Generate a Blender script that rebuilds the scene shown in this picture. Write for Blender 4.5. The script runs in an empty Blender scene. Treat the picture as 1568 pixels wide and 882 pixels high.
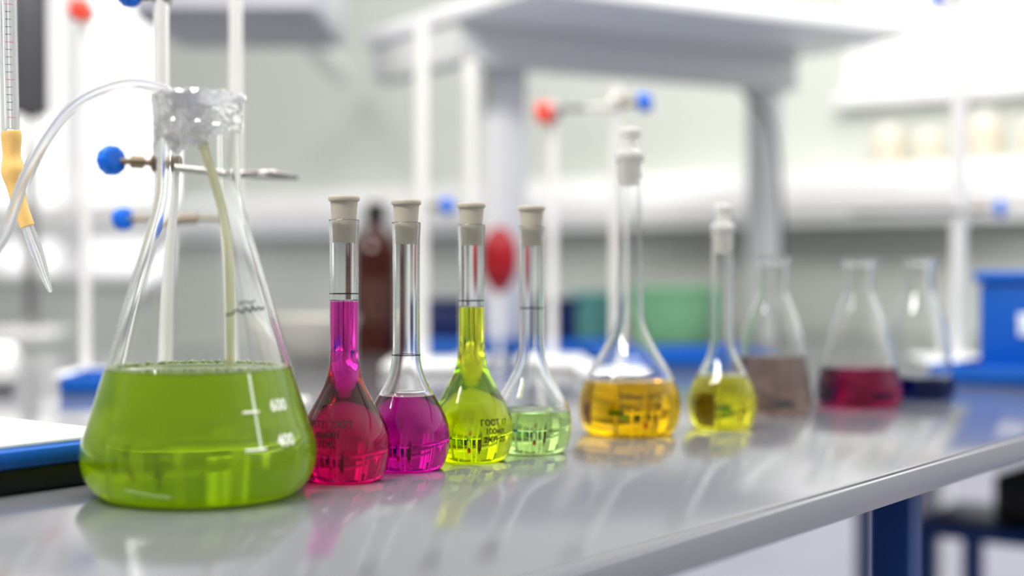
import bpy, bmesh, math, random
from mathutils import Vector, Matrix, noise
random.seed(7)
scene = bpy.context.scene
scene.view_settings.view_transform = 'Standard'
scene.view_settings.gamma = 0.92
COL = scene.collection

# ------------------------------------------------------------ materials
def new_mat(name):
    m = bpy.data.materials.new(name); m.use_nodes = True
    nt = m.node_tree; nt.nodes.clear()
    out = nt.nodes.new('ShaderNodeOutputMaterial')
    return m, nt, out

def pmat(name, col, rough=0.5, metal=0.0, trans=0.0, ior=1.45, noise_amt=0.0, nscale=8.0, bump=0.0, bscale=60.0, sss=0.0, coat=0.0, spec=0.5):
    m, nt, out = new_mat(name)
    b = nt.nodes.new('ShaderNodeBsdfPrincipled')
    b.inputs['Base Color'].default_value = (*col, 1)
    b.inputs['Roughness'].default_value = rough
    b.inputs['Metallic'].default_value = metal
    b.inputs['Transmission Weight'].default_value = trans
    b.inputs['IOR'].default_value = ior
    b.inputs['Coat Weight'].default_value = coat
    b.inputs['Specular IOR Level'].default_value = spec
    if sss > 0:
        b.inputs['Subsurface Weight'].default_value = sss
        b.inputs['Subsurface Radius'].default_value = (0.01, 0.01, 0.008)
        b.inputs['Subsurface Scale'].default_value = 0.5
    tc = nt.nodes.new('ShaderNodeTexCoord')
    if noise_amt > 0:
        n = nt.nodes.new('ShaderNodeTexNoise'); n.inputs['Scale'].default_value = nscale
        n.inputs['Detail'].default_value = 4
        nt.links.new(tc.outputs['Object'], n.inputs['Vector'])
        r = nt.nodes.new('ShaderNodeValToRGB')
        r.color_ramp.elements[0].position = 0.3; r.color_ramp.elements[1].position = 0.7
        r.color_ramp.elements[0].color = (*[c*(1-noise_amt) for c in col], 1)
        r.color_ramp.elements[1].color = (*[min(1, c*(1+noise_amt)) for c in col], 1)
        nt.links.new(n.outputs['Fac'], r.inputs['Fac'])
        nt.links.new(r.outputs['Color'], b.inputs['Base Color'])
    if bump > 0:
        n2 = nt.nodes.new('ShaderNodeTexNoise'); n2.inputs['Scale'].default_value = bscale
        nt.links.new(tc.outputs['Object'], n2.inputs['Vector'])
        bp = nt.nodes.new('ShaderNodeBump'); bp.inputs['Strength'].default_value = bump
        bp.inputs['Distance'].default_value = 0.002
        nt.links.new(n2.outputs['Fac'], bp.inputs['Height'])
        nt.links.new(bp.outputs['Normal'], b.inputs['Normal'])
    nt.links.new(b.outputs['BSDF'], out.inputs['Surface'])
    return m

def glass_mat(name, col=(1, 1, 1), ior=1.45, rough=0.0):
    m, nt, out = new_mat(name)
    g = nt.nodes.new('ShaderNodeBsdfGlass')
    g.inputs['Color'].default_value = (*col, 1); g.inputs['IOR'].default_value = ior
    g.inputs['Roughness'].default_value = rough
    nt.links.new(g.outputs['BSDF'], out.inputs['Surface'])
    return m

def liquid_mat(name, sigma):
    m, nt, out = new_mat(name)
    d = max(sigma)
    v = nt.nodes.new('ShaderNodeVolumeAbsorption')
    v.inputs['Density'].default_value = d
    v.inputs['Color'].default_value = (*[1 - s/d for s in sigma], 1)
    nt.links.new(v.outputs['Volume'], out.inputs['Volume'])
    return m

def turbid_mat(name, col, sigma, fac=0.5):
    m, nt, out = new_mat(name)
    d = max(sigma)
    v = nt.nodes.new('ShaderNodeVolumeAbsorption')
    v.inputs['Density'].default_value = d
    v.inputs['Color'].default_value = (*[1 - s/d for s in sigma], 1)
    nt.links.new(v.outputs['Volume'], out.inputs['Volume'])
    df = nt.nodes.new('ShaderNodeBsdfDiffuse'); df.inputs['Color'].default_value = (*col, 1)
    tl = nt.nodes.new('ShaderNodeBsdfTranslucent'); tl.inputs['Color'].default_value = (*col, 1)
    tr = nt.nodes.new('ShaderNodeBsdfTransparent')
    m1 = nt.nodes.new('ShaderNodeMixShader'); m1.inputs[0].default_value = 0.4
    m2 = nt.nodes.new('ShaderNodeMixShader'); m2.inputs[0].default_value = fac
    nt.links.new(df.outputs[0], m1.inputs[1]); nt.links.new(tl.outputs[0], m1.inputs[2])
    nt.links.new(tr.outputs[0], m2.inputs[1]); nt.links.new(m1.outputs[0], m2.inputs[2])
    nt.links.new(m2.outputs[0], out.inputs['Surface'])
    return m

def foil_mat(name):
    m, nt, out = new_mat(name)
    tc = nt.nodes.new('ShaderNodeTexCoord'); n = nt.nodes.new('ShaderNodeTexNoise'); n.inputs['Scale'].default_value = 180
    nt.links.new(tc.outputs['Object'], n.inputs['Vector'])
    bp = nt.nodes.new('ShaderNodeBump'); bp.inputs['Strength'].default_value = .6; bp.inputs['Distance'].default_value = .002
    nt.links.new(n.outputs['Fac'], bp.inputs['Height'])
    g = nt.nodes.new('ShaderNodeBsdfGlossy'); g.inputs['Roughness'].default_value = .18; g.inputs['Color'].default_value = (.97, .97, .97, 1)
    nt.links.new(bp.outputs['Normal'], g.inputs['Normal'])
    d = nt.nodes.new('ShaderNodeBsdfTranslucent'); d.inputs['Color'].default_value = (.9, .9, .9, 1)
    t = nt.nodes.new('ShaderNodeBsdfTransparent')
    m1 = nt.nodes.new('ShaderNodeMixShader'); m1.inputs[0].default_value = .3
    nt.links.new(g.outputs[0], m1.inputs[1]); nt.links.new(d.outputs[0], m1.inputs[2])
    # patchy, half see-through film
    n3 = nt.nodes.new('ShaderNodeTexNoise'); n3.inputs['Scale'].default_value = 45; n3.inputs['Detail'].default_value = 3
    nt.links.new(tc.outputs['Object'], n3.inputs['Vector'])
    mr = nt.nodes.new('ShaderNodeMapRange'); mr.inputs['From Min'].default_value = .40; mr.inputs['From Max'].default_value = .58
    mr.inputs['To Min'].default_value = .55; mr.inputs['To Max'].default_value = 1.0
    nt.links.new(n3.outputs['Fac'], mr.inputs['Value'])
    m2 = nt.nodes.new('ShaderNodeMixShader')
    nt.links.new(mr.outputs[0], m2.inputs[0])
    nt.links.new(t.outputs[0], m2.inputs[1]); nt.links.new(m1.outputs[0], m2.inputs[2])
    nt.links.new(m2.outputs[0], out.inputs['Surface'])
    return m

M = {}
M['glass'] = glass_mat('clear_glass', (0.99, 0.995, 0.993), 1.46)
M['frost'] = pmat('frosted_glass', (0.88, 0.87, 0.83), 0.35, trans=0.6)
M['stopper'] = pmat('beige_plastic', (0.60, 0.555, 0.46), 0.4, trans=0.15, noise_amt=0.05)
M['bench'] = pmat('bench_laminate', (0.15, 0.153, 0.172), 0.12, noise_amt=0.03, nscale=3, bump=0.012, bscale=25, spec=0.95)
M['benchedge'] = pmat('bench_edge_band', (0.34, 0.345, 0.38), 0.3, noise_amt=0.03)
M['white'] = pmat('white_paint', (0.88, 0.88, 0.88), 0.35, noise_amt=0.02)
M['shelf'] = pmat('shelf_laminate', (0.52, 0.52, 0.57), 0.4, noise_amt=0.02)
M['beam'] = pmat('beam_enamel', (0.74, 0.75, 0.73), 0.4, noise_amt=0.02)
M['wall'] = pmat('wall_paint', (0.56, 0.585, 0.54), 0.8, noise_amt=0.04, nscale=2.0)
M['floor'] = pmat('floor_vinyl', (0.34, 0.34, 0.42), 0.65, noise_amt=0.1, nscale=5)
M['blue'] = pmat('blue_plastic', (0.004, 0.11, 0.46), 0.35, noise_amt=0.08)
M['bluemetal'] = pmat('blue_powder_coat', (0.008, 0.06, 0.26), 0.4, noise_amt=0.06)
M['knob'] = pmat('blue_knob', (0.0, 0.14, 0.66), 0.3, noise_amt=0.05)
M['red'] = pmat('red_plastic', (0.80, 0.07, 0.04), 0.35, noise_amt=0.05)
M['darkred'] = pmat('red_rubber', (0.36, 0.006, 0.015), 0.4, noise_amt=0.1)
M['navy'] = pmat('navy_plastic', (0.006, 0.020, 0.11), 0.4, noise_amt=0.1)
M['black'] = pmat('black_plastic', (0.008, 0.008, 0.010), 0.4, noise_amt=0.1)
M['dark'] = pmat('dark_grey', (0.09, 0.09, 0.10), 0.5, noise_amt=0.1)
M['steel'] = pmat('brushed_steel', (0.42, 0.41, 0.39), 0.25, metal=0.9, noise_amt=0.03)
M['rod'] = pmat('rod_steel', (0.90, 0.89, 0.86), 0.25, metal=0.3, noise_amt=0.03)
M['brass'] = pmat('aged_steel', (0.20, 0.16, 0.11), 0.35, metal=0.9, noise_amt=0.2, nscale=80)
M['foil'] = foil_mat('thin_foil')
M['tube'] = pmat('silicone_clear', (0.92, 0.93, 0.95), 0.15, trans=0.8, ior=1.2)
M['tubein'] = pmat('milky_tube', (0.92, 0.90, 0.62), 0.2, trans=0.6, ior=1.2)
M['rubber'] = pmat('latex_rubber', (0.84, 0.56, 0.20), 0.45, noise_amt=0.1, nscale=60, sss=0.2)
M['amber'] = pmat('amber_glass', (0.050, 0.008, 0.004), 0.12, noise_amt=0.1)
M['mark_w'] = pmat('white_enamel', (0.95, 0.98, 0.9), 0.6)
M['mark_b'] = pmat('black_ink', (0.01, 0.01, 0.01), 0.6)
M['foam'] = pmat('foam', (0.85, 0.92, 0.65), 0.2, trans=0.5, ior=1.15)
M['greenp'] = pmat('green_plastic', (0.30, 0.64, 0.38), 0.4, noise_amt=0.1)
M['tealp'] = pmat('teal_plastic', (0.20, 0.52, 0.50), 0.4, noise_amt=0.1)
M['paper'] = pmat('white_ceramic', (0.86, 0.86, 0.84), 0.3, noise_amt=0.02)
M['beige'] = pmat('beige_ceramic', (0.62, 0.60, 0.55), 0.4, noise_amt=0.03)
M['jar'] = pmat('cream_jar', (0.78, 0.68, 0.55), 0.4, noise_amt=0.05)

# ------------------------------------------------------------ mesh helpers
def link(me, name, mat, parent=None, smooth=35):
    o = bpy.data.objects.new(name, me); COL.objects.link(o)
    if mat is not None:
        if isinstance(mat, (list, tuple)):
            for k in mat: me.materials.append(k)
        else: me.materials.append(mat)
    if smooth is not None:
        me.polygons.foreach_set('use_smooth', [True]*len(me.polygons))
        me.set_sharp_from_angle(angle=math.radians(smooth))
    if parent: o.parent = parent
    return o

def empty(name, loc=(0, 0, 0), rot=0.0):
    e = bpy.data.objects.new(name, None); COL.objects.link(e)
    e.location = loc; e.rotation_euler = (0, 0, rot); e.empty_display_size = 0.02
    return e

def lathe(profile, segs=96):
    verts, faces = [], []
    rings = []
    for r, z in profile:
        if r < 1e-6:
            rings.append([len(verts)]); verts.append((0, 0, z))
        else:
            ring = []
            for i in range(segs):
                a = 2*math.pi*i/segs
                ring.append(len(verts)); verts.append((r*math.cos(a), r*math.sin(a), z))
            rings.append(ring)
    for a, b in zip(rings[:-1], rings[1:]):
        for i in range(segs):
            j = (i+1) % segs
            if len(a) == 1 and len(b) == 1: continue
            if len(a) == 1: faces.append((a[0], b[j], b[i]))
            elif len(b) == 1: faces.append((a[i], a[j], b[0]))
            else: faces.append((a[i], a[j], b[j], b[i]))
    me = bpy.data.meshes.new('lathe'); me.from_pydata(verts, [], faces)
    bm = bmesh.new(); bm.from_mesh(me)
    bmesh.ops.recalc_face_normals(bm, faces=bm.faces); bm.to_mesh(me); bm.free()
    return me

def catmull(pts, n=6):
    out = []
    P = [pts[0]] + list(pts) + [pts[-1]]
    for i in range(1, len(P)-2):
        p0, p1, p2, p3 = P[i-1], P[i], P[i+1], P[i+2]
        for k in range(n):
            t = k/n
            out.append(tuple(0.5*((2*p1[c]) + (-p0[c]+p2[c])*t + (2*p0[c]-5*p1[c]+4*p2[c]-p3[c])*t*t + (-p0[c]+3*p1[c]-3*p2[c]+p3[c])*t**3) for c in range(len(p1))))
    out.append(tuple(pts[-1]))
    return out

def offset_prof(prof, t):
    res = []
    for i, (r, z) in enumerate(prof):
        a = prof[max(0, i-1)]; b = prof[min(len(prof)-1, i+1)]
        dr, dz = b[0]-a[0], b[1]-a[1]; L = math.hypot(dr, dz) or 1
        nr, nz = dz/L, -dr/L
        if i == 0: nr, nz = 0, -1
        res.append((max(0, r - t*nr), z - t*nz))
    res[0] = (0, res[0][1])
    return res

def r_at(prof, z):
    for a, b in zip(prof[1:-1], prof[2:]):
        if a[1] <= z <= b[1] and b[1] > a[1]:
            return a[0] + (b[0]-a[0])*(z-a[1])/(b[1]-a[1])
    return prof[-1][0]

def boxmesh(sx, sy, sz, bevel=0.0, seg=2, base=True):
    bm = bmesh.new(); bmesh.ops.create_cube(bm, size=1)
    for v in bm.verts:
        v.co.x *= sx; v.co.y *= sy; v.co.z = (v.co.z + (0.5 if base else 0))*sz
    if bevel > 0:
        bmesh.ops.bevel(bm, geom=list(bm.edges), offset=bevel, segments=seg, profile=0.5, affect='EDGES')
    me = bpy.data.meshes.new('box'); bm.to_mesh(me); bm.free()
    return me

def box(name, size, loc, mat, rot=0.0, bevel=0.003, parent=None, base=True):
    o = link(boxmesh(*size, bevel=bevel, base=base), name, mat, parent)
    o.location = loc; o.rotation_euler = (0, 0, rot)
    return o

def tube_curve(name, pts, radii, mat, parent=None, n=8, segs=20, caps=True):
    """sweep a circle along a smooth path -> mesh"""
    if isinstance(radii, (int, float)): radii = [radii]*len(pts)
    pp = catmull([(*p, r) for p, r in zip(pts, radii)], n) if len(pts) > 2 else [(*pts[0], radii[0]), (*pts[1], radii[1])]
    verts, faces = [], []
    up = None
    for i, p in enumerate(pp):
        a = Vector(pp[max(0, i-1)][:3]); b = Vector(pp[min(len(pp)-1, i+1)][:3])
        t = (b-a).normalized()
        if up is None:
            up = Vector((0, 1, 0)) if abs(t.y) < 0.9 else Vector((1, 0, 0))
        s = t.cross(up).normalized(); up = s.cross(t).normalized()
        for k in range(segs):
            an = 2*math.pi*k/segs
            verts.append(Vector(p[:3]) + (s*math.cos(an) + up*math.sin(an))*p[3])
    for i in range(len(pp)-1):
        for k in range(segs):
            j = (k+1) % segs
            faces.append((i*segs+k, i*segs+j, (i+1)*segs+j, (i+1)*segs+k))
    if caps:
        faces.append(tuple(range(segs-1, -1, -1)))
        faces.append(tuple(range((len(pp)-1)*segs, len(pp)*segs)))
    me = bpy.data.meshes.new('tube'); me.from_pydata([tuple(v) for v in verts], [], faces)
    bm = bmesh.new(); bm.from_mesh(me)
    bmesh.ops.recalc_face_normals(bm, faces=bm.faces); bm.to_mesh(me); bm.free()
    return link(me, name, mat, parent)

def lathe_obj(name, prof, mat, parent=None, loc=(0, 0, 0), segs=64, smooth=35):
    o = link(lathe(prof, segs), name, mat, parent, smooth); o.location = loc
    return o

def wrap_text(txt, size, prof, z0, a0, mat, name, parent, mirror=False, eps=0.00035):
    cu = bpy.data.curves.new(name, 'FONT'); cu.body = txt; cu.size = size
    cu.align_x = 'CENTER'; cu.align_y = 'CENTER'; cu.resolution_u = 3
    cu.offset = size*0.024
    ob = bpy.data.objects.new(name, cu); COL.objects.link(ob)
    dg = bpy.context.evaluated_depsgraph_get()
    me = bpy.data.meshes.new_from_object(ob.evaluated_get(dg))
    bpy.data.objects.remove(ob)
    bm = bmesh.new(); bm.from_mesh(me)
    bmesh.ops.triangulate(bm, faces=bm.faces)
    for v in bm.verts:
        u = -v.co.x if mirror else v.co.x
        z = z0 + v.co.y; r = r_at(prof, z) + eps
        th = a0 + u/r
        v.co = Vector((r*math.cos(th), r*math.sin(th), z))
    bm.to_mesh(me); bm.free(); me.materials.clear()
    return link(me, name, mat, parent, None)

def wrap_line(pts, w, prof, mat, name, parent, a0, z0, eps=0.0004):
    P = []
    for u, v in pts:
        z = z0+v; r = r_at(prof, z)+eps; th = a0+u/r
        P.append((r*math.cos(th), r*math.sin(th), z))
    return tube_curve(name, P, w, mat, parent, n=4, segs=6)

def ring(name, prof, z, w, mat, parent):
    r = r_at(prof, z)
    return lathe_obj(name, [(r-0.0002, z-w), (r+0.0003, z-w), (r+0.0003, z+w), (r-0.0002, z+w), (r-0.0002, z-w)], mat, parent, segs=64)

# --------------------------------------------------- vessel with liquid
def vessel(name, loc, prof, level, liqmat, t=0.0011, neck_rim=0.0012):
    e = empty(name, (loc[0], loc[1], 0.0002))
    inner = offset_prof(prof, t)
    up = [p for p in inner[1:] if p[1] > level+0.0003]
    rl = r_at(inner, level)
    top = prof[-1]
    rim = [(top[0]-t*0.3, top[1]+0.0005), (top[0]-t*0.75, top[1]+0.0004)]
    shell = list(prof) + rim + list(reversed(up)) + [(rl, level+0.0002), (rl-0.0012, level-0.0004), (0, level-0.0004)]
    g = lathe_obj('glass', shell, M['glass'], e, segs=128, smooth=50)
    liq = [p for p in offset_prof(prof, t*1.0) if p[1] < level-0.0012]
    liq = [(0, liq[0][1])] + liq[1:] + [(r_at(inner, level-0.001), level-0.0009), (0, level-0.0009)]
    lathe_obj('liquid', liq, liqmat, e, segs=128, smooth=50)
    return e

def face_angle(loc):  # direction from the vessel toward the front of the scene
    return math.atan2(-loc[1], -loc[0])

volp = catmull([(0, 0), (.012, .0004), (.0205, .0002), (.0245, .0020), (.0275, .0085), (.0291, .0165), (.0292, .0225), (.0280, .0305),
                (.0250, .0385), (.0205, .0465), (.0160, .0545), (.0124, .0620), (.0102, .0700), (.0093, .0790), (.0091, .0900),
                (.0091, .1300), (.0092, .1520), (.0096, .1600), (.0098, .1650)], 5)
volp[0] = (0, 0)

def plastic_stopper(parent, zn=0.165):
    p = [(0, zn-0.014), (.0072, zn-0.014), (.0078, zn), (.0081, zn+.0035), (.0086, zn+.0105), (.0088, zn+.0120), (.0098, zn+.0124),
         (.0101, zn+.0132), (.0101, zn+.0148), (.0097, zn+.0155), (.0080, zn+.0156), (.0076, zn+.0150), (.0072, zn+.0110), (0, zn+.0110)]
    lathe_obj('stopper', p, M['stopper'], parent, segs=64)

def glass_stopper(parent, zn, s=1.0):
    p = [(0, zn-.016*s), (.0068*s, zn-.016*s), (.0086*s, zn), (.0100*s, zn+.002*s), (.0100*s, zn+.006*s), (.006*s, zn+.010*s), (.0052*s, zn+.013*s),
         (.0062*s, zn+.016*s), (.0080*s, zn+.018*s), (.0082*s, zn+.022*s), (.006*s, zn+.024*s), (0, zn+.0245*s)]
    lathe_obj('stopper', catmull(p, 3), M['frost'], parent, segs=48, smooth=60)

# ------------------------------------------------------------ flasks
# front row of volumetric flasks
f1 = (-.1068, .905); f2 = (-.0710, .955); f3 = (-.0285, 1.0); f4 = (.0144, 1.045)
L1 = liquid_mat('ruby_liquid', (12, 210, 48)); L2 = liquid_mat('magenta_liquid', (10, 120, 24))
L3 = liquid_mat('yellow_green_liquid', (6, 1.0, 190)); L4 = liquid_mat('pale_green_liquid', (9, 1.2, 24))
L5 = liquid_mat('amber_yellow_liquid', (0.2, 7.0, 190)); L6 = liquid_mat('yellow_liquid', (3, 3.6, 70))
for loc, lev, lm, ringz in ((f1, .1144, L1, .1185), (f2, .0493, L2, .0765), (f3, .1080, L3, .112), (f4, .0305, L4, .1055)):
    e = vessel('volumetric_flask', loc, volp, lev, lm)
    plastic_stopper(e)
    ring('graduation_line', volp, ringz, .0003, M['mark_b'], e)
    a = face_angle(loc)
    if loc is f1:
        for i, s in enumerate(('ГОСТ 1770', '100мл', '2КЛ')):
            wrap_text(s, .0058, volp, .0375-.006*i, a-0.38, M['mark_b'], 'label_text', e, mirror=True)
    if loc is f3:
        for i, s in enumerate(('ГОСТ 17', '100мл', '2КЛ 20')):
            wrap_text(s, .0056, volp, .0285-.0058*i, a+0.60, M['mark_b'], 'label_text', e)
# larger volumetric flask
bigp = catmull([(0, 0), (.018, .0004), (.0300, .0002), (.0355, .002), (.0398, .010), (.0414, .021), (.0405, .032), (.0372, .043), (.0312, .055),
                (.0240, .066), (.0178, .077), (.0134, .087), (.0113, .098), (.0108, .120), (.0107, .200), (.0110, .212), (.0114, .222)], 5)
bigp[0] = (0, 0)
e = vessel('volumetric_flask', (.0961, 1.163), bigp, .0433, L5)
glass_stopper(e, .222, 1.15)
for i, s in enumerate(('500мл 20°C', 'ГОСТ 1770')):
    wrap_text(s, .007, bigp, .033-.008*i, face_angle((.0961, 1.163))+0.25, M['mark_b'], 'label_text', e)
e = vessel('volumetric_flask', (.1784, 1.207), volp, .0440, L6)
glass_stopper(e, .165)

# small conical flasks at the back
def cone_prof(R, H, rn):
    return [(0, 0)] + catmull([(.5*R, .0004), (.84*R, .0002), (.95*R, .02*H), (R, .07*H), (.985*R, .13*H), (.93*R, .2*H), (rn*1.9, .52*H), (rn*1.18, .72*H),
                    (rn, .78*H), (rn, .9*H), (rn*1.02, .95*H), (rn*1.20, .975*H), (rn*1.22, H)], 5)
for loc, R, H, rn, lev, sg, nm in (((.2444, 1.334), .037, .146, .0145, .053, (8, 13, 15), 'brown_liquid'),
                           ((.3428, 1.405), .042, .145, .0145, .038, (14, 70, 34), 'wine_liquid'),
                           ((.4265, 1.490), .037, .146, .0145, .022, (120, 70, 34), 'dark_blue_liquid')):
    vessel('conical_flask', loc, cone_prof(R, H, rn), lev, turbid_mat(nm, (.32, .25, .21), sg, .35) if nm == 'brown_liquid' else liquid_mat(nm, sg), t=.0016)

# the large green flask
G = (-.1858, .845)
gp = [(0, 0)] + catmull([(.030, .0006), (.050, .0002), (.0595, .0035), (.0665, .0125), (.0690, .0235), (.0680, .0330), (.0640, .0450), (.0545, .0760), (.0450, .1080),
              (.0362, .1380), (.0290, .1620), (.0258, .1750), (.0246, .1860), (.0243, .2000), (.0243, .2280), (.0250, .2330), (.0262, .2355), (.0262, .2367)], 5)
LG = turbid_mat('green_culture_liquid', (.50, .68, .008), (5.5, 2.0, 90), .48)
eg = vessel('erlenmeyer_flask', G, gp, .0755, LG, t=.0016)
ag = face_angle(G)
# enamel scale
def a_at(dx, z): return ag + math.asin(max(-1, min(1, dx/r_at(gp, z))))
a_s = a_at(.0300, .055)
wrap_line([(0, .020), (0, .000), (0, -.023)], .00055, gp, M['mark_w'], 'scale_line', eg, a_s, .055)
for zz, l in ((.0535, .010), (.0330, .013)):
    wrap_line([(-l*.75, 0), (0, 0), (l*.25, 0)], .0007, gp, M['mark_w'], 'scale_tick', eg, a_s, zz)
wrap_text('600', .0092, gp, .0560, a_at(.0440, .056), M['mark_w'], 'scale_number', eg)
wrap_text('400', .0092, gp, .0365, a_at(.0480, .0365), M['mark_w'], 'scale_number', eg)
wrap_line([(-.014, -.002), (-.010, -.0015), (-.006, .001), (-.003, -.001), (0, .0018), (.003, -.0005), (.005, .003), (.007, 0), (.010, .002), (.013, .0005), (.016, .002)], .0005, gp, M['mark_b'], 'handwriting', eg, a_at(.026, .111), .110)
wrap_line([(-.004, .004), (0, .0055), (.004, .0045), (.008, .006)], .0004, gp, M['mark_b'], 'handwriting', eg, a_at(.026, .111), .110)
# foam bubbles at the liquid line
bm = bmesh.new()
for i in range(280):
    a = random.uniform(0, 2*math.pi); rr = random.uniform(.0005, .0014)
    ri = .0530 - rr - abs(random.gauss(0, .0018))
    bmesh.ops.create_icosphere(bm, subdivisions=2, radius=rr, matrix=Matrix.Translation((ri*math.cos(a), ri*math.sin(a), .0757+rr*random.uniform(0, .8))))
me = bpy.data.meshes.new('foam'); bm.to_mesh(me); bm.free()
link(me, 'foam_bubbles', M['foam'], eg)

# crumpled thin foil over the mouth
def foil():
    segs = 150; prof = []
    for k in range(10): prof.append((.0008+.0222*k/9, .2325 + .004*(k/9)**2))
    prof += [(.0250, .2378), (.0266, .2376), (.0270, .2362)]
    for k in range(14): prof.append((.0268 - .0016*min(1, k/3), .2345 - k*.0020))
    verts, faces = [], []
    n = len(prof)
    for i, (r, z) in enumerate(prof):
        for s in range(segs):
            a = 2*math.pi*s/segs
            p = Vector((math.cos(a)*r, math.sin(a)*r, z))
            q = noise.noise(p*170)*.0014 + noise.noise(p*420)*.0009
            rag = 0
            if i > 12:
                f = (i-12)/(n-13)
                rag = f*(noise.noise(Vector((math.cos(a)*2.2, math.sin(a)*2.2, 5)))*.012 + .001 + .009*math.sin(a-ag))
            rr = r + abs(q)*(1 if i > 9 else .3)
            verts.append((math.cos(a)*rr, math.sin(a)*rr, z + q*.7 + rag))
    for i in range(n-1):
        for s in range(segs):
            t = (s+1) % segs
            faces.append((i*segs+s, i*segs+t, (i+1)*segs+t, (i+1)*segs+s))
    me = bpy.data.meshes.new('foil'); me.from_pydata(verts, [], faces)
    return link(me, 'foil_cap', M['foil'], eg, 18)
foil()

# tubing
st = empty('silicone_tube', (0, 0, 0))
gy = .845
tube_curve('outer_hose', [(-.372, .80, .036), (-.350, .815, .060), (-.3280, .83, .105), (-.3119, gy, .1389), (-.3002, gy, .1583), (-.2886, gy, .1894), (-.2711, gy, .2184), (-.2537, gy, .2351),
            (-.2304, gy, .2437), (-.2110, gy, .2420), (-.2002, gy, .2360), (-.1905, gy, .2230), (-.1831, gy, .2068)], .0034, M['tube'], st)
tube_curve('dip_tube', [(-.1875, gy, .216), (-.1831, gy, .2068), (-.1742, gy, .1777), (-.1691, gy, .1506), (-.1676, gy, .1195), (-.1676, gy, .0757)], .0028, M['tubein'], st)

# burette with rubber tip
bu = empty('burette', (0, 0, 0)); by = .95
tube_curve('barrel', [(-.3395, by, .52), (-.3345, by, .2245)], .0058, M['tube'], bu, segs=32)
tube_curve('bore', [(-.3395, by, .519), (-.3346, by, .228)], .0030, M['glass'], bu, segs=24)
for i in range(48):
    z = .235+i*.005; x = -.3345-(z-.2245)*.0169
    tube_curve('graduation', [(x+.000, by-.0060, z), (x+(.0035 if i % 5 else .0048), by-.0046 if i % 5 else by-.0036, z)], .00022, M['red'] if i % 5 == 0 else M['dark'], bu, segs=5)
tube_curve('rubber_joint', [(-.3344, by, .2260), (-.3340, by, .2225), (-.3338, by, .2100), (-.3330, by, .2000), (-.3312, by, .1900), (-.3290, by, .1790), (-.3236, by, .1630)],
           [.0064, .0066, .0058, .0076, .0060, .0050, .0048], M['rubber'], bu)
tube_curve('tip', [(-.3245, by, .1655), (-.3180, by, .1480), (-.3120, by, .1300), (-.3082, by, .1190)], [.0038, .0042, .0030, .0013], M['tube'], bu)

# ------------------------------------------------------------ bench frame
E = Vector((.605, .796)); N = Vector((-.796, .605)); P0 = Vector((.022, .638)); RA = math.atan2(.796, .605)
def W(lx, ly, z=0.0):
    p = P0 + E*lx + N*ly
    return (p.x, p.y, z)
FZ = -0.86
WX = 2.345
bench = empty('lab_bench', W(0, 0, 0), RA)
top = box('top', (WX+2.0-.01, 1.60, .021), ((WX-2.0)/2-.005, .80, -.021), M['bench'], bevel=.003, parent=bench)
box('edge_band', (WX+2.0-.02, .004, .0185), ((WX-2.0)/2-.005, -.0021, -.0200), M['benchedge'], bevel=.0015, parent=bench)
for i, lx in enumerate((-1.6, -.5, .575, 2.2)):
    for ly in (.075, .80, 1.50):
        box('leg', (.03, .03, -FZ-.021), (lx, ly, FZ), M['bluemetal'], parent=bench, bevel=.002)
for ly in (.80, 1.50):
    box('rail', (4.0, .028, .04), (.2, ly, -.065), M['bluemetal'], parent=bench, bevel=.002)
for lx in (-1.6, -.5, .575, 2.2):
    box('cross_rail', (.028, 1.40, .03), (lx, .79, -.052), M['bluemetal'], parent=bench, bevel=.002)

# room
def wbox(name, lx0, lx1, ly0, ly1, z0, z1, mat, bevel=0.0, parent=None):
    c = W((lx0+lx1)/2, (ly0+ly1)/2, z0)
    return box(name, (lx1-lx0, ly1-ly0, z1-z0), c, mat, rot=RA, bevel=bevel, parent=parent)
box('floor', (14, 14, .1), (0, 1.5, FZ-.1), M['floor'], rot=RA, bevel=0)
wb = empty('wall_back', (0, 0, 0))
T = .12; ZT = 2.1
def wpart(ly0, ly1, z0, z1, nm='panel'): wbox(nm, WX, WX+T, ly0, ly1, z0, z1, M['wall'], parent=wb)
wpart(.92, 3.2, -.14, ZT); wpart(-3.5, .92, -.14, .48); wpart(-3.5, .92, 1.9, ZT); wpart(3.2, 5.2, FZ, .10); wpart(3.2, 5.2, 1.9, ZT)
wpart(1.8, 3.2, FZ, -.14); wpart(-3.5, 1.8, FZ, -.80)
for nm, a, b, z0, z1 in (('window_1', -3.5, .92, .48, 1.9), ('window_2', 3.2, 5.2, .10, 1.9), ('added_low_opening', -3.5, 1.8, -.80, -.14)):  # lowest opening is added to brighten the area under the bench, no known window
    w = empty(nm, (0, 0, 0))
    wbox('sill', WX-.03, WX+T, a, b, z0, z0+.03, M['white'], .004, w)
    wbox('head', WX+.02, WX+.09, a, b, z1-.05, z1, M['white'], .004, w)
    k = a
    while k < b+.01:
        wbox('mullion', WX+.02, WX+.09, k-.03 if k > a else k, k+.03 if k < b-.05 else k, z0+.03, z1-.05, M['white'], .004, w)
        k += (b-a)/(4 if nm == 'window_2' else 5)
wbox('wall_left', -3.5, WX+T, 5.2, 5.32, FZ, ZT, M['wall'])
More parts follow.
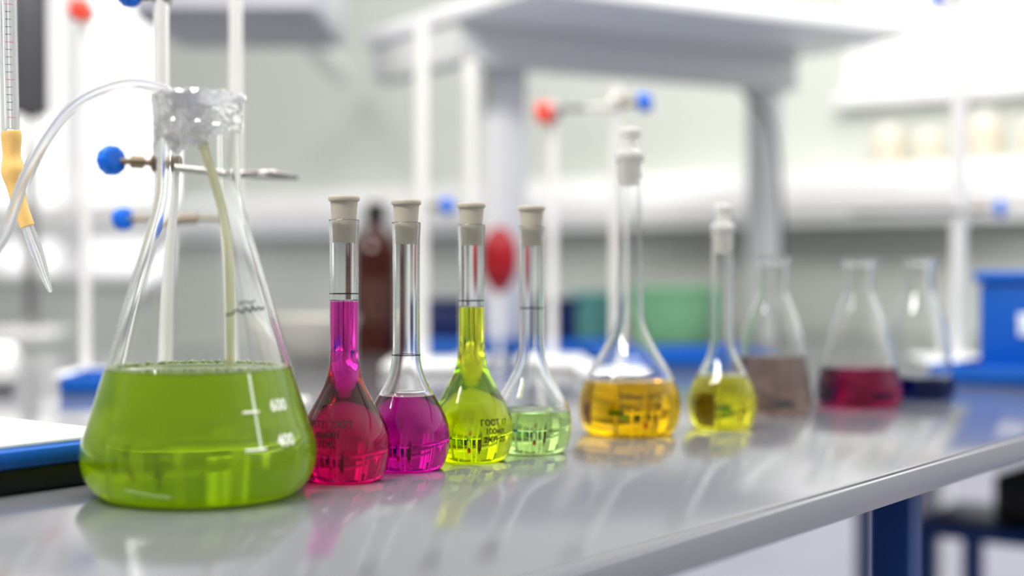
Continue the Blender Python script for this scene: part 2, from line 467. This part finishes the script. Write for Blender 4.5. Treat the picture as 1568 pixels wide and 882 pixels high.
# cable trunking on the back wall
tk = empty('wall_trunking', (0, 0, 0))
wbox('duct', WX-.070, WX-.001, -1.5, 4.6, .230, .350, M['white'], .006, tk)
wbox('cover', WX-.077, WX-.069, -1.5, 4.6, .255, .325, M['white'], .003, tk)
for ly, r, h in ((.80, .028, .085), (.715, .024, .07), (.60, .03, .10), (.50, .026, .08)):
    x, y, _ = W(WX-.036, ly)
    jr = empty('cream_jar', (x, y, .3502))
    lathe_obj('body', catmull([(0, 0), (r*.9, 0), (r, .004), (r, h*.7), (r*.7, h*.85), (r*.6, h*.9), (0, h*.9)], 3), M['jar'], jr)
    lathe_obj('lid', [(0, h*.86), (r*.72, h*.86), (r*.72, h), (0, h)], M['paper'], jr)

# shelf rack
rk = empty('overhead_shelf', (0, 0, 0))
SA = math.atan2(.36, .597); S = Vector((math.cos(SA), math.sin(SA))); Mv = Vector((-math.sin(SA), math.cos(SA))); L0 = Vector((-.085, 2.2))
def rbox(nm, s0, s1, m0, m1, z0, z1, mat, bev=.004):
    c = L0 + S*(s0+s1)/2 + Mv*(m0+m1)/2
    return box(nm, (s1-s0, m1-m0, z1-z0), (c.x, c.y, z0), mat, rot=SA, bevel=bev, parent=rk)
rbox('beam', 0, .70, 0, .04, .456, .520, M['beam'])
rbox('end_beam', 0, .04, .04, .30, .456, .520, M['beam'])
rbox('shelf_board', -.01, .735, -.25, .32, .520, .545, M['white'])
rbox('post', .10, .165, .06, .10, 0, .520, M['white'])
rbox('post', .655, .70, .041, .09, 0, .520, M['white'])

# upper left cupboard
us = empty('wall_cupboard', (0, 0, 0))
box('carcass', (.30, .30, .40), (-.44, 2.35, .52), M['shelf'], bevel=.02, parent=us)
box('door_panel', (.28, .015, .37), (-.44, 2.193, .535), M['shelf'], bevel=.004, parent=us)
box('bracket', (.04, 1.25, .04), (-.44, 3.125, .62), M['white'], bevel=.004, parent=us)

# ------------------------------------------------------------ retort stands
def hrod(name, p0, p1, r, mat, parent, segs=20): return tube_curve(name, [p0, p1], r, mat, parent, segs=segs)
def knob(parent, p, d, col, r=.011, t=.011):
    """star knob whose axis is d"""
    prof = catmull([(0, -t/2), (r*.6, -t/2), (r*.95, -t*.35), (r, 0), (r*.95, t*.35), (r*.6, t/2), (0, t/2)], 3)
    me = lathe(prof, 40)
    for v in me.vertices:
        a = math.atan2(v.co.y, v.co.x); k = 1+.03*math.cos(a*10)
        v.co.x *= k; v.co.y *= k
    o = link(me, 'knob', col, parent); o.location = p
    o.rotation_euler = Vector(d).to_track_quat('Z', 'Y').to_euler()
def stand(loc, H, r=.006, base=(.10, .16), clamps=(), basemat=None, rot=0.0, z0=0.0):
    e = empty('retort_stand', (loc[0], loc[1], z0), 0)
    box('base', (base[0], base[1], .010), (0, base[1]*.2, 0.0002), basemat or M['white'], rot=rot, bevel=.003, parent=e)
    hrod('rod', (0, 0, .008), (0, 0, H), r, M['rod'], e, 28)
    for c in clamps:
        z = c['z']; s = c.get('s', 1)
        box('boss', (.017*s, .018*s, .016*s), (0, 0.002, z), M['brass'] if c.get('b') else M['steel'], bevel=.005, parent=e, base=False)
        kx, ky, kz = c['k']
        hrod('screw', (0, 0, z), (kx, ky, z+kz), .0025*s, M['brass'], e, 14)
        hrod('collar', (kx*.35, ky*.35, z+kz*.35), (kx*.62, ky*.62, z+kz*.62), .0050*s, M['brass'], e, 14)
        knob(e, (kx, ky, z+kz), (1, c.get('kd', -.7), 0.1), c['c'], .0115*s, .012*s)
        if 'arm' in c:
            ax, ay = c['arm']
            hrod('arm', (0, -.012, z-.004), (ax*.6, ay*.6, z-.006), .0032, M[c.get('am', 'steel')], e, 16)
            for sg in (-1, 1):
                tube_curve('jaw', [(ax*.6, ay*.6, z-.006), (ax*.72, ay*.6+sg*.014, z-.006), (ax*.88, ay*.7+sg*.020, z-.006), (ax, ay+sg*.006, z-.006)], .0028, M[c.get('am', 'steel')], e)
    return e
stand((-.2707, 1.10), .62, clamps=(dict(z=.216, k=(-.037, -.006, .002), c=M['knob'], arm=(.095, .06), b=1), dict(z=.345, k=(-.022, -.01, .0), c=M['knob'], s=.9)))
stand((-.2480, 1.28), .66, clamps=(dict(z=.180, k=(-.102, .0, .0), c=M['knob'], s=.9), ))
stand((-.52, 1.17), .58, clamps=(dict(z=.45, k=(-.03, -.01, 0), c=M['red'], arm=(.175, -.20)),))
stand((-.520, 1.735), .60, base=(.06, .10), clamps=(dict(z=.447, k=(.0, -.02, 0), c=M['red'], s=1.2), ))
stand((-.122, 1.92), .47, r=.0095, clamps=(dict(z=.22, k=(.035, -.01, 0), c=M['knob']),))
stand((-.060, 2.02), .43, r=.0095, base=(.05, .10))
stand((.0560, 1.98), .37, r=.0070, clamps=(dict(z=.350, k=(-.012, -.02, 0), c=M['red'], s=1.3),))
stand((.1335, 1.82), .372, r=.0080, clamps=(dict(z=.347, k=(.035, -.01, 0), c=M['knob'], arm=(-.07, 0), s=1.1),))
stand((.628, 2.00), .62, r=.0110, clamps=(dict(z=.220, k=(.055, -.01, 0), c=M['knob'], arm=(-.15, 0), am='dark'), dict(z=.510, k=(-.035, -.01, 0), c=M['knob'])))

# ------------------------------------------------------------ hot plate (blue/black, white top) at left
hp = empty('magnetic_stirrer', W(0, 0, 0), RA)
def lxy(x, y):
    d = Vector((x, y)) - P0
    return d.dot(E), d.dot(N)
cx, cy = lxy(-.3008, .8356)
bx0, bx1 = cx-.22, cx+.10
box('base', (bx1-bx0-.006, .190, .016), ((bx0+bx1)/2, cy+.095, .0003), M['black'], bevel=.003, parent=hp)
box('body', (bx1-bx0, .198, .012), ((bx0+bx1)/2, cy+.095, .0155), M['blue'], bevel=.004, parent=hp)
box('plate', (bx1-bx0-.012, .186, .0035), ((bx0+bx1)/2, cy+.095, .0272), M['paper'], bevel=.0015, parent=hp)

# white appliance + tray at the far left
wa = empty('white_balance', (-.675, 1.66, 0), .3)
box('body', (.19, .18, .045), (0, 0, .0003), M['paper'], bevel=.015, parent=wa)
lathe_obj('pan_support', catmull([(0, .045), (.035, .045), (.030, .052), (.022, .075), (.020, .095), (.03, .10), (0, .101)], 3), M['paper'], wa)
box('front_panel', (.10, .004, .02), (0, -.0915, .012), M['shelf'], bevel=.001, parent=wa)
def tray(name, loc, sx, sy, h, mat, rot):
    e = empty(name, loc, rot)
    box('floor', (sx, sy, .004), (0, 0, .0003), mat, bevel=.001, parent=e)
    for sg in (-1, 1):
        box('rim', (sx, .006, h), (0, sg*(sy/2-.003), .0003), mat, bevel=.002, parent=e)
        box('rim', (.006, sy, h), (sg*(sx/2-.003), 0, .0003), mat, bevel=.002, parent=e)
    return e
tray('blue_tray', (-.46, 1.60, 0), .07, .13, .018, M['blue'], .1)
tray('blue_tray', (.24, 2.04, 0), .24, .20, .02, M['blue'], .1)
tray('blue_tray', (.00, 2.26, 0), .33, .11, .022, M['blue'], .0)
# bowl
bp_ = [(0, .0003), (.03, .0003), (.035, .006), (.055, .03), (.066, .060), (.068, .066), (.064, .066), (.052, .034), (.03, .010), (0, .009)]
lathe_obj('porcelain_bowl', bp_, M['beige'], None, (-.290, 2.06, 0))
# amber bottle
ab = empty('amber_bottle', (-.2207, 2.3, 0.0))
pr = catmull([(.028, .0003), (.0345, .001), (.0360, .006), (.0360, .150), (.0350, .165), (.0260, .188), (.0160, .203), (.0145, .210), (.0145, .222)], 4)
lathe_obj('body', [(0, .0003)]+pr+[(0, .222)], M['amber'], ab)
lathe_obj('cap', [(.0, .213), (.0165, .213), (.0165, .240), (.0150, .243), (0, .243)], M['black'], ab)
lathe_obj('label', [(.0363, .05), (.0366, .05), (.0366, .12), (.0363, .12)], pmat('brown_label', (.07, .025, .018), .6), ab)
# navy crate
cr = empty('storage_crate', (-.02, 2.43, 0), .08)
box('shell', (.25, .13, .074), (0, 0, .0003), M['navy'], bevel=.008, parent=cr)
box('lid', (.262, .142, .012), (0, 0, .074), M['navy'], bevel=.004, parent=cr)
box('handle', (.07, .012, .014), (0, -.070, .035), M['dark'], bevel=.004, parent=cr)
# red bulb on a pipette
rb = empty('pipette_bulb', (-.019, 2.15, 0))
lathe_obj('bulb', catmull([(0, .100), (.008, .102), (.022, .122), (.027, .142), (.026, .170), (.016, .190), (.008, .198), (0, .199)], 4), M['darkred'], rb)
lathe_obj('pipette', [(0, .0003), (.012, .0003), (.012, .003), (.003, .006), (.005, .06), (.005, .102), (0, .102)], M['paper'], rb)
# plastic tubs
def tub(name, loc, r, h, mat):
    e = empty(name, (*loc, 0))
    lathe_obj('body', [(0, .0003), (r*.86, .0003), (r*.9, .004), (r, h), (r*.95, h), (r*.86, .008), (0, .008)], mat, e)
    lathe_obj('lid', [(0, h), (r*1.05, h), (r*1.06, h+.01), (r*.9, h+.014), (0, h+.014)], mat, e)
tub('plastic_tub', (.300, 2.62), .075, .092, M['greenp'])
tub('plastic_tub', (.155, 2.72), .042, .080, M['tealp'])

# blue box on tray at right
bt = empty('blue_tray', W(0, 0, 0), RA)
box('slab', (.52, .24, .010), (1.38, .135, .0003), M['blue'], bevel=.003, parent=bt)
for yy in (.018, .252): box('rim', (.52, .006, .022), (1.38, yy, .0003), M['blue'], bevel=.002, parent=bt)
for xx in (1.123, 1.637): box('rim', (.006, .24, .022), (xx, .135, .0003), M['blue'], bevel=.002, parent=bt)
bb = empty('blue_storage_box', W(0, 0, 0), RA)
box('body', (.24, .185, .108), (1.335, .140, .0108), M['blue'], bevel=.006, parent=bb)
box('lid', (.250, .195, .014), (1.335, .140, .1185), M['blue'], bevel=.004, parent=bb)
box('label', (.002, .036, .028), (1.2140, .165, .054), M['paper'], bevel=.0005, parent=bb)

# low table with dark case
lt = empty('low_table', W(0, 0, 0), RA)
box('top', (.26, 1.1, .022), (1.86, -.02, -.300), M['bluemetal'], bevel=.003, parent=lt)
for xx in (1.75, 1.97):
    for yy in (-.54, .50): box('leg', (.03, .03, -FZ-.300), (xx, yy, FZ), M['bluemetal'], bevel=.002, parent=lt)
dc = empty('equipment_case', W(0, 0, 0), RA)
box('body', (.16, .36, .085), (1.85, .22, -.2775), M['black'], bevel=.01, parent=dc)
box('handle', (.02, .12, .015), (1.85, .22, -.1930), M['dark'], bevel=.004, parent=dc)

# hanging cable
tube_curve('power_cable', [(.395, 2.44, .440), (.412, 2.42, .418), (.432, 2.40, .390), (.445, 2.39, .330), (.450, 2.38, .230), (.452, 2.38, .10), (.455, 2.38, .004)], .0034, M['dark'])
# dark instrument at far left
di = empty('wall_instrument', (-.93, 2.75, 0), .0)
box('housing', (.06, .08, .40), (0, 0, .43), M['dark'], bevel=.01, parent=di)
box('column', (.016, .03, .43), (0, 0, .0003), M['steel'], bevel=.003, parent=di)
box('foot', (.14, .14, .02), (0, 0, .0003), M['white'], bevel=.004, parent=di)

# ------------------------------------------------------------ light
w = bpy.data.worlds.new('World'); scene.world = w; w.use_nodes = True
nt = w.node_tree; nt.nodes.clear()
o = nt.nodes.new('ShaderNodeOutputWorld'); bg = nt.nodes.new('ShaderNodeBackground')
tc = nt.nodes.new('ShaderNodeTexCoord'); sep = nt.nodes.new('ShaderNodeSeparateXYZ'); rp = nt.nodes.new('ShaderNodeValToRGB')
mr = nt.nodes.new('ShaderNodeMapRange'); mr.inputs['From Min'].default_value = -1; mr.inputs['From Max'].default_value = 1
nt.links.new(tc.outputs['Generated'], sep.inputs[0]); nt.links.new(sep.outputs['Z'], mr.inputs['Value']); nt.links.new(mr.outputs[0], rp.inputs['Fac'])
rp.color_ramp.elements[0].position = .44; rp.color_ramp.elements[0].color = (.36, .365, .43, 1)
rp.color_ramp.elements[1].position = .53; rp.color_ramp.elements[1].color = (1.0, .985, .96, 1)
# brighter towards the window side of the building, darker towards the interior
dt = nt.nodes.new('ShaderNodeVectorMath'); dt.operation = 'DOT_PRODUCT'; dt.inputs[1].default_value = (.25, .87, .42)
nt.links.new(tc.outputs['Generated'], dt.inputs[0])
m3 = nt.nodes.new('ShaderNodeMapRange'); m3.interpolation_type = 'SMOOTHSTEP'
m3.inputs['From Min'].default_value = -.45; m3.inputs['From Max'].default_value = .55
m3.inputs['To Min'].default_value = .48; m3.inputs['To Max'].default_value = 1.75
nt.links.new(dt.outputs['Value'], m3.inputs['Value'])
nt.links.new(rp.outputs['Color'], bg.inputs['Color']); nt.links.new(m3.outputs[0], bg.inputs['Strength'])
nt.links.new(bg.outputs[0], o.inputs['Surface'])
def area(name, loc, target, size, sizey, power, col=(1, 1, 1)):
    l = bpy.data.lights.new(name, 'AREA'); l.shape = 'RECTANGLE'; l.size = size; l.size_y = sizey; l.energy = power; l.color = col
    ob = bpy.data.objects.new(name, l); COL.objects.link(ob); ob.location = loc
    ob.rotation_euler = (Vector(target)-Vector(loc)).to_track_quat('-Z', 'Y').to_euler()
area('ceiling_light', (.5, 1.5, 2.05), (.3, 3.2, .2), 1.6, .35, 55, (1, .98, .94))
area('ceiling_light', (-1.0, .2, 1.9), (-.5, 2.5, 0), 1.4, .30, 60, (1, .98, .95))

# ------------------------------------------------------------ camera
cd = bpy.data.cameras.new('Camera'); cam = bpy.data.objects.new('Camera', cd); COL.objects.link(cam)
cd.lens = 50; cd.sensor_width = 36
cam.location = (0, 0, .1335)
cam.rotation_euler = (math.radians(90-.71), 0, 0)
cd.clip_start = .01
cd.dof.use_dof = True; cd.dof.focus_distance = .93; cd.dof.aperture_fstop = 2.3
scene.camera = cam
